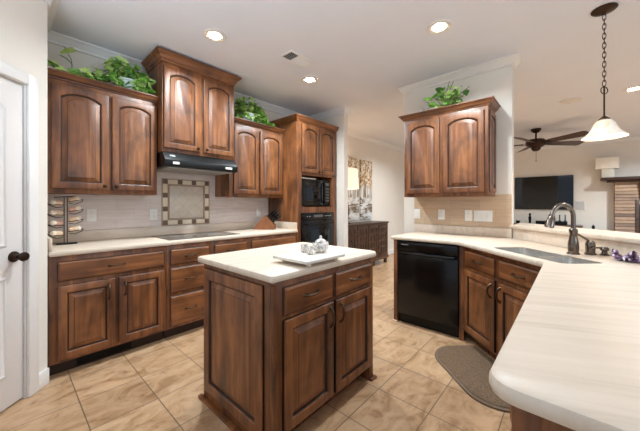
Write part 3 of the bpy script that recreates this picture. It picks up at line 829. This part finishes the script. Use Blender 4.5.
# ================================================================== PLANTS
def leaf(mb, p, d, up, L, W, mi, lobes=True):
    d = d.normalized(); s = d.cross(up)
    if s.length < .05: s = d.cross(Vector((1,0,0)))
    s.normalize(); n = s.cross(d)
    a = p; t = p+d*L-n*L*.12
    m1 = p+d*L*.45+n*.02*L
    def V(q): return mb.v(CLAMP(q))
    if lobes:
        rim = [a, a+s*W*.55-d*L*.10+n*.05*L, a+s*W*.62+d*L*.22+n*.1*L, a+s*W*.38+d*L*.42+n*.08*L, a+s*W*.34+d*L*.62+n*.04*L, t,
               a-s*W*.34+d*L*.62+n*.04*L, a-s*W*.38+d*L*.42+n*.08*L, a-s*W*.62+d*L*.22+n*.1*L, a-s*W*.55-d*L*.10+n*.05*L]
    else:
        rim = [a, a+s*W*.36+d*L*.2+n*.05*L, a+s*W*.46+d*L*.42+n*.06*L, a+s*W*.30+d*L*.72+n*.02*L, t, a-s*W*.30+d*L*.72+n*.02*L, a-s*W*.46+d*L*.42+n*.06*L, a-s*W*.36+d*L*.2+n*.05*L]
    c = V(m1); vs = [V(q) for q in rim]
    for i in range(len(vs)): mb.face([c, vs[i], vs[(i+1)%len(vs)]], mi)
CL = dict(x0=-9, x1=9, yf=-9)
def CLAMP(q):
    return Vector((min(max(q.x, CL['x0']), CL['x1']), min(q.y, .165), max(q.z, .062 if q.y < CL['yf'] else .003)))
LEAF = ['leaf_green', 'leaf_light', 'leaf_dark']
def foliage(t, specs, vines, seed, lobes=True, name='foliage'):
    random.seed(seed); mb = MB()
    def rnd(): return Vector((random.gauss(0,1), random.gauss(0,1), random.gauss(0,1)))
    for (cx, cy, cz, rx, ry, rz_, n, L) in specs:
        for i in range(n):
            q = rnd().normalized(); u = random.uniform(.35, 1)
            p = Vector((cx+q.x*rx*u, cy+q.y*ry*u, cz+q.z*rz_*u))
            d = Vector((q.x, q.y, q.z*.5-.25))+rnd()*.35
            leaf(mb, p, d, Vector((0,0,1))+rnd()*.45, L*random.uniform(.6, 1.2), L*random.uniform(.7, 1.0), random.choices((0,1,2), (5,4,2))[0], lobes)
    for pts, L, every in vines:
        for a, b in zip(pts, pts[1:]):
            a, b = Vector(a), Vector(b); k = max(1, int((b-a).length/every))
            for i in range(k):
                p = a.lerp(b, (i+.5)/k); d = rnd(); d.z = d.z*.6+.1; d.y -= .5
                leaf(mb, p+rnd()*.006, d, Vector((0,-.5,.8))+rnd()*.4, L*random.uniform(.7, 1.15), L*random.uniform(.65,.95), random.choices((0,1,2), (5,4,2))[0], lobes)
    mb.build(name, LEAF, t, 0)
    mb = MB()
    for pts, L, e in vines: mb.tube(pts, .003, 5)
    mb.build('stem', 'stem_green', t)
CL.update(x0=-.585, x1=.198, yf=-.145)
CT = 2.246
ivy = thing('ivy_plant', 'trailing ivy in a pale pot on the upper cabinet beside the white door', 'plant', (.80, 3.20, CT))
MB().lathe([(.07, 0), (.085, .01), (.105, .09), (.115, .16), (.122, .165), (.122, .18), (.108, .18), (.095, .15), (.001, .14)], n=22).build('pot', 'pot_white', ivy)
foliage(ivy, [(-.03, -.03, .25, .15, .10, .12, 110, .07), (.08, -.08, .16, .13, .06, .11, 95, .07), (-.16, -.08, .12, .14, .04, .07, 40, .07), (-.38, -.10, .06, .16, .03, .04, 30, .07), (.10, -.10, .10, .10, .03, .06, 24, .08)],
        [([(-.05, -.02, .20), (-.18, -.06, .14), (-.30, -.07, .08), (-.42, -.08, .10), (-.52, -.08, .06), (-.565, -.06, .10)], .085, .028),
         ([(-.40, -.06, .06), (-.415, -.06, .14), (-.42, -.06, .22), (-.47, -.07, .31)], .10, .085), ([(-.1, -.03, .2), (-.22, -.08, .20), (-.33, -.09, .12)], .09, .05), ([(-.30, -.07, .06), (-.27, -.07, .14), (-.22, -.08, .17)], .10, .07), ([(-.45, -.13, .08), (-.52, -.17, .07), (-.57, -.2, .09)], .09, .03)], 11)
CL.update(x0=-.36, x1=.47, yf=-.145)
CM = 2.241
iv2 = thing('ivy_plant', 'bushy ivy in a pale pot on the cabinet between hood and oven tower', 'plant', (2.15, 3.20, CM))
MB().lathe([(.065, 0), (.08, .01), (.10, .09), (.115, .17), (.12, .175), (.12, .19), (.105, .19), (.09, .15), (.001, .14)], n=22).build('pot', 'pot_white', iv2)
foliage(iv2, [(0, 0, .30, .19, .10, .10, 100, .065), (.0, -.09, .16, .16, .04, .10, 60, .065), (-.14, -.03, .20, .07, .06, .12, 50, .065), (.17, -.03, .20, .08, .06, .13, 45, .08), (.24, -.08, .09, .12, .04, .05, 36, .075)],
        [([(.1, -.02, .2), (.22, -.07, .14), (.33, -.09, .08), (.40, -.09, .07)], .08, .03)], 23)
CL.update(x0=-.5, x1=.5, yf=-.145)
CR = 2.206
iv3 = thing('leafy_plant', 'leafy green sprigs in a low basket on the cabinet above the dishwasher', 'plant', (3.24, 1.06, CR), RZ)
MB().lathe([(.075, 0), (.09, .01), (.10, .05), (.095, .085), (.08, .085), (.08, .06), (.001, .055)], n=18).build('basket', 'rattan', iv3)
vs = []
random.seed(8)
for i, (ex, ez, ey) in enumerate(((-.20,.10,-.05),(-.16,.17,-.06),(-.10,.22,-.02),(-.03,.27,-.03),(.05,.33,0),(.10,.30,-.05),(.17,.25,-.03),(.24,.22,-.05),(.20,.15,-.08),(.02,.20,-.09),(-.07,.14,-.10),(.10,.17,-.10),(-.28,.06,-.06))):
    vs.append(([(0, 0, .06), (ex*.45, ey*.4, ez*.7), (ex, ey, ez)], .085, .07))
foliage(iv3, [(.02, -.03, .17, .15, .07, .09, 40, .085)], vs, 31, lobes=False)
iv3.scale = (1.12, 1.0, 1.18)

# ================================================================== CEILING FITTINGS
def downlight(label, x, y, watts=18):
    t = thing('recessed_light', label, 'ceiling light', (x, y, CEIL-.0005), 0, 'recessed ceiling lights')
    MB().lathe([(.098, -.001), (.100, -.006), (.094, -.010), (.076, -.009), (.054, -.002)], n=32, cap=False).build('trim_ring', 'vent_white', t)
    MB().lathe([(.055, -.0035), (.001, -.0035)], n=28).build('lens', 'lamp_glow', t)
    L = bpy.data.lights.new('recessed_lamp', 'AREA'); L.shape = 'DISK'; L.size = .13; L.energy = watts; L.color = (.80, .92, 1); L.spread = math.radians(150)
    o = bpy.data.objects.new('lamp', L); COL.objects.link(o); o.parent = t; o.location = (0, 0, -.014)
downlight('recessed ceiling light nearest the tallest cabinet', 1.24, 2.352)
downlight('recessed ceiling light just beyond the air vent', 2.435, 2.342)
downlight('recessed ceiling light at top centre, in front of the right upper cabinet', 2.435, .836)
downlight('recessed ceiling light at the right edge behind the pendant', 5.415, -.585)
downlight('added unseen ceiling light brightening the hall before the sideboard', 5.6, 1.9, 32)  # unseen fixture added to brighten the hall
downlight('added unseen ceiling light brightening the living room by the fireplace', 7.4, -1.6, 52)  # added fill in downlight form, lifts the far living room wall
downlight('added unseen ceiling light brightening the living room between bar and fan', 5.0, -2.2, 42)  # another unseen fixture, added for more light in the living room
vt = thing('air_vent', 'rectangular white ceiling air vent between two recessed lights', 'air vent', (2.006, 2.107, CEIL-.0005))
mb = MB()
for a, b, c, d in ((-.165, .165, -.09, -.068), (-.165, .165, .068, .09), (-.165, -.143, -.067, .067), (.143, .165, -.067, .067)): mb.box(a, b, c, d, -.010, -.0005, .002)
mb.build('frame', 'white_trim', vt)
MB().box(-.142, .142, -.067, .067, -.002, -.0006).build('opening', 'slot_dark', vt)
for i in range(14):
    x = -.13+i*.02
    k = MB(); k.T = Matrix.Translation((x, 0, -.007)) @ Matrix.Rotation(math.radians(-40 if i < 5 else 35), 4, 'Y'); k.box(-.008, .008, -.066, .066, -.0006, .0006); k.build('slat', 'white_trim', vt)
cs = thing('ceiling_speaker', 'round white flush speaker in the living room ceiling left of the pendant chain', 'speaker', (5.415, .03, CEIL-.0005))
MB().lathe([(.125, -.001), (.125, -.007), (.115, -.010), (.112, -.006)], n=32, cap=False).build('ring', 'vent_white', cs); MB().lathe([(.112, -.0055), (.001, -.0065)], n=32).build('grille', 'vent_white', cs)
# pendant
pd = thing('pendant_light', 'bronze chain pendant with alabaster bell shade above the peninsula', 'pendant light', (3.05, -.177, CEIL-.0005))
MB().lathe([(.075, -.001), (.078, -.008), (.068, -.018), (.040, -.026), (.014, -.034), (.010, -.046), (.002, -.048)], n=28).build('canopy', 'bronze', pd)
zt = -.046; zr = -.60
N = 15
for i in range(N):
    zc = zt-(i+.5)*(zt-zr)/N*1.0; hh = (zt-zr)/N*.72
    k = MB(); pts = []
    for j in range(14):
        a = 2*PI*j/14; x, z = .010*math.cos(a), hh*math.sin(a)
        pts.append((x, 0, zc+z) if i % 2 else (0, x, zc+z))
    k.tube(pts, .0028, 5, True); k.build('chain_link', 'bronze', pd)
mb = MB(); mb.tube([(.028*math.cos(a*PI/10)*.72, -.028*math.cos(a*PI/10)*.72, -.637+.028*math.sin(a*PI/10)) for a in range(20)], .0035, 6, True); mb.build('ring', 'bronze', pd)
mb = MB(); mb.tube([(0, 0, -.600), (0, 0, -.845)], .0055, 8); mb.build('stem', 'bronze', pd)
MB().lathe([(.006, -.835), (.014, -.842), (.030, -.856), (.036, -.866), (.036, -.870)], n=20).build('cap', 'bronze_pull', pd)
MB().lathe([(0.032, -.868), (0.046, -.876), (0.063, -.900), (0.074, -.930), (0.090, -.960), (0.115, -.985), (0.135, -1.000), (0.133, -1.004), (0.112, -.990), (0.087, -.965), (0.071, -.934), (0.059, -.904), (0.043, -.881), (0.030, -.873)], n=36, cap=False).build('shade', 'alabaster_glass', pd)
k = MB(); k.lathe([(.006, -.872), (.012, -.885), (.022, -.920), (.020, -.940), (.010, -.953), (.001, -.955)], n=14); k.build('bulb', 'lamp_glow', pd)
L = bpy.data.lights.new('pendant_lamp', 'POINT'); L.energy = 3; L.shadow_soft_size = .04; L.color = (1, .88, .74); o = bpy.data.objects.new('lamp', L); COL.objects.link(o); o.parent = pd; o.location = (0, 0, -.985)
pd.scale = (.974,)*3
# ceiling fan
fn = thing('ceiling_fan', 'bronze ceiling fan with dark wood blades in the living room', 'ceiling fan', (7.0, .545, CEIL-.0005))
MB().lathe([(.085, -.001), (.085, -.03), (.05, -.07), (.02, -.08)], n=24).build('canopy', 'bronze', fn)
MB().tube([(0, 0, -.08), (0, 0, -.20)], .016, 10).build('downrod', 'bronze', fn)
MB().lathe([(.03, -.19), (.13, -.21), (.17, -.25), (.17, -.31), (.12, -.35), (.08, -.37), (.075, -.40), (.05, -.43), (.003, -.44)], n=26).build('motor', 'bronze', fn)
for i in range(5):
    a = math.radians(-50+72*i); k = MB(); k.T = Matrix.Rotation(a, 4, 'Z') @ Matrix.Translation((0, 0, -.285)) @ Matrix.Rotation(math.radians(-16), 4, 'X')
    k.prism([(.20, -.05), (.30, -.068), (.84, -.095), (.88, -.07), (.88, .07), (.84, .095), (.30, .068), (.20, .05)], -.005, .005); b_ = k.build('blade', 'fan_blade_wood', fn)
    k = MB(); k.T = Matrix.Rotation(a, 4, 'Z') @ Matrix.Translation((0, 0, -.285)) @ Matrix.Rotation(math.radians(-16), 4, 'X'); k.box(.12, .27, -.025, .025, -.014, -.006, .002); k.build('blade_arm', 'bronze', b_)
MB().tube([(.03, 0, -.43), (.03, 0, -.60), (.03, 0, -.64)], [.003, .003, .009], 6).build('pull_chain', 'bronze', fn)

# ================================================================== HALL: sideboard, paintings, lamp
sb = thing('sideboard', 'dark brown carved sideboard with lattice doors against the hall wall', 'sideboard', (3.95, 3.0, 0))
SWd = 1.62
mb = MB(); mb.box(-.02, SWd+.02, -.02, .405, .855, .885, .006); mb.build('top', 'mantel_wood', sb)
MB().box(0, SWd, 0, .40, .10, .854, .003).build('body', 'dark_carved_wood', sb)
mb = MB(); mb.box(-.012, SWd+.012, -.012, .40, .10, .16, .004); mb.build('plinth', 'dark_carved_wood', sb)
for a in (.03, .53, 1.03, SWd-.09):
    MB().box(a, a+.06, .0, .06, .001, .099, .008).build('foot', 'dark_carved_wood', sb)
for i in range(4):
    x0 = .05+i*.385; w_ = .365
    k = MB()
    for a, b, c, d in ((0, w_, .19, .235), (0, w_, .79, .835), (0, .045, .236, .789), (w_-.045, w_, .236, .789)): k.box(x0+a, x0+b, -.018, -.0008, c, d, .003)
    k.box(x0+.04, x0+w_-.04, -.004, -.0008, .23, .795)
    dr = k.build('door', 'mantel_wood', sb)
    k = MB()
    for j in range(3):
        for r in range(4):
            cx = x0+.045+(w_-.09)*(j+.5)/3; cz = .236+.553*(r+.5)/4; hw, hh = (w_-.09)/6*.98, .553/8*.98
            k.tube([(cx+hw*.95*math.cos(u*PI/6), -.012, cz+hh*math.sin(u*PI/6)) for u in range(12)], .008, 5, True)
    for j in range(1, 3): k.box(x0+.045+(w_-.09)*j/3-.004, x0+.045+(w_-.09)*j/3+.004, -.016, -.006, .236, .789)
    k.build('lattice', 'dark_carved_wood', dr)
for xa, xb, lab in ((4.45, 5.04, 'left canvas of the pair of autumn tree paintings, behind the lamp'), (5.10, 5.56, 'right canvas of the pair of autumn tree paintings over the sideboard')):
    o = tag(MB().box(0, xb-xa, -.03, -.0005, 0, 1.29, .003).build('canvas_painting', 'tree_painting'), lab, 'painting', 'pair of tree paintings in the hall'); o.location = (xa, WY+.0295, .925)
lm = thing('table_lamp', 'table lamp with cream rectangular shade on the sideboard, half hidden by the wall', 'lamp', (4.345, 3.20, .8855))
MB().lathe([(.075, 0), (.075, .02), (.03, .035), (.022, .10), (.045, .20), (.05, .28), (.03, .38), (.012, .42), (.012, .66)], n=18).build('base', 'bronze_pull', lm)
mb = MB(); mb.loops([[(sx*a, sy*a*.8, z) for sx, sy in ((-1,-1),(1,-1),(1,1),(-1,1))] for a, z in ((.185, .66), (.165, 1.05), (.160, 1.05), (.180, .66))]); mb.build('shade', 'lamp_shade_glow', lm, 0)
L = bpy.data.lights.new('table_lamp_bulb', 'POINT'); L.energy = 3; L.color = (1, .85, .66); L.shadow_soft_size = .05; o = bpy.data.objects.new('lamp', L); COL.objects.link(o); o.parent = lm; o.location = (0, 0, .84)

# ================================================================== LIVING ROOM BEYOND THE BAR
tv = thing('television', 'large black flat television on the far living room wall', 'television', (9.1995, 1.165, 1.125), RZ)
MB().box(0, 1.175, -.05, -.001, 0, .84, .006).build('frame', 'black_matte', tv); MB().box(.012, 1.163, -.053, -.0505, .014, .828).build('screen', 'black_glass', tv)
ws = thing('wall_speaker', 'small pale grey square grille on the wall right of the television', 'speaker', (9.1995, -.04, 1.12), RZ)
MB().box(0, .17, -.012, -.001, 0, .215, .004).build('frame', 'vent_white', ws); MB().box(.012, .158, -.0145, -.0125, .012, .203).build('grille', 'grille_pale', ws)
cn = thing('media_console', 'low dark media console under the television, mostly hidden by the bar', 'console', (8.75, 1.30, 0), RZ)
MB().box(0, 1.45, 0, .40, .08, .73, .004).build('body', 'dark_carved_wood', cn); MB().box(-.02, 1.47, -.02, .41, .731, .76, .004).build('top', 'dark_carved_wood', cn)
for a in (.05, 1.34):
    for b in (.04, .30): MB().box(a, a+.06, b, b+.06, .001, .079).build('foot', 'dark_carved_wood', cn)
CZ = .7605
ct = thing('candle_stand', 'long black holder with four upright spikes on the media console', 'candle holder', (8.95, .42, CZ), RZ)
MB().box(-.28, .32, -.07, .07, 0, .085, .008).build('tray', 'black_matte', ct)
for a in (-.02, .08, .18, .28): MB().lathe([(.022, .0852), (.022, .10), (.010, .11), (.010, .22), (.018, .235), (.002, .24)], (a, 0, 0), 10).build('spike', 'black_matte', ct)
f1 = thing('figurine', 'slim black figurine on the console below the left of the television', 'figurine', (8.95, .82, CZ))
MB().lathe([(.05, 0), (.05, .015), (.022, .03), (.03, .10), (.034, .16), (.018, .20), (.026, .235), (.018, .265), (.002, .275)], n=12).build('body', 'black_matte', f1)
f2 = thing('trinket_box', 'tiny black box on the console at the far left under the television', 'box', (8.95, 1.07, CZ))
MB().box(-.04, .04, -.04, .04, 0, .055, .006).build('body', 'black_matte', f2); MB().box(-.043, .043, -.043, .043, .0555, .075, .006).build('lid', 'black_matte', f2)
# fireplace
fp_ = thing('stone_fireplace', 'stacked ledger stone fireplace with wood mantel at the right edge', 'fireplace', (9.1995, -.69, 0), RZ)
MB().box(0, .36, -.20, -.001, .001, 1.74).build('stone_pier', 'ledger_stone', fp_); MB().box(1.55, 1.91, -.20, -.001, .001, 1.74).build('stone_pier', 'ledger_stone', fp_); MB().box(.361, 1.549, -.20, -.001, 1.25, 1.74).build('stone_lintel', 'ledger_stone', fp_)
MB().box(.361, 1.549, -.10, -.001, .001, 1.249).build('firebox', 'black_matte', fp_)
mb = MB(); mb.box(-.22, 2.13, -.36, -.001, 1.785, 1.845, .006); mb.box(-.12, 2.03, -.28, -.001, 1.745, 1.7845, .006); mb.build('mantel', 'mantel_wood', fp_)
for a in (.36, 1.40): MB().extr([(-.201, 1.742), (-.30, 1.742), (-.29, 1.66), (-.24, 1.54), (-.215, 1.38), (-.201, 1.36)], a, a+.12).build('corbel', 'mantel_wood', fp_)
MB().box(.30, .36, -.215, -.201, .001, 1.35, .003).build('surround', 'mantel_wood', fp_)
hb = thing('hearth_bench', 'low stone hearth ledge in front of the fireplace', 'hearth', (8.995, -.25, 0), RZ)
MB().box(0, 1.9, -.36, 0, .001, .55, .01).build('stone', 'ledger_stone', hb); MB().box(-.02, 1.92, -.38, 0, .551, .60, .008).build('slab', 'ledger_stone', hb)
f3 = thing('figurine', 'small black ornament on the hearth left of the stone pier', 'figurine', (8.82, -.34, .6005))
MB().lathe([(.055, 0), (.06, .03), (.03, .06), (.022, .11), (.03, .15), (.004, .20)], n=12).build('body', 'black_matte', f3)
f4 = thing('log_pile', 'low dark driftwood piece on the hearth by the stone pier', 'ornament', (8.80, -.52, .6005))
mb = MB(); mb.tube([(0, .11, .03), (.02, .04, .045), (-.01, -.05, .04), (.01, -.13, .03)], [.02, .035, .03, .018], 8); mb.build('wood', 'mantel_wood', f4)
orn = thing('box_ornament', 'boxy cream ornament on a narrower stand at the mantel left end', 'ornament', (9.03, -.58, 1.8455), RZ)
MB().box(-.10, .10, -.06, .06, 0, .20, .006).build('stand', 'cream_ornament', orn); MB().box(-.20, .17, -.09, .09, .201, .455, .008).build('box', 'shade_linen', orn)

# ================================================================== FLOOR MAT
mc = [st(3.60, 2.045), st(3.52, 1.78), st(2.42, 1.45), st(2.25, 2.045)]
A0 = fillet([st(3.42, 2.125), st(3.42, 1.49), st(2.29, 1.52), st(2.29, 2.125)], {0: .05, 1: .22, 2: .22, 3: .05}, 8)
A0 = ccw(A0)
ft = thing('floor_mat', 'brown rounded anti-fatigue floor mat in front of the sink cabinet', 'mat', (0, 0, 0))
slab('edge_border', A0, .0008, .014, 'mat_edge', r=.006, parent=ft)
slab('woven_top', offset_poly(A0, -.022), .0142, .019, 'mat_weave', r=.002, parent=ft)
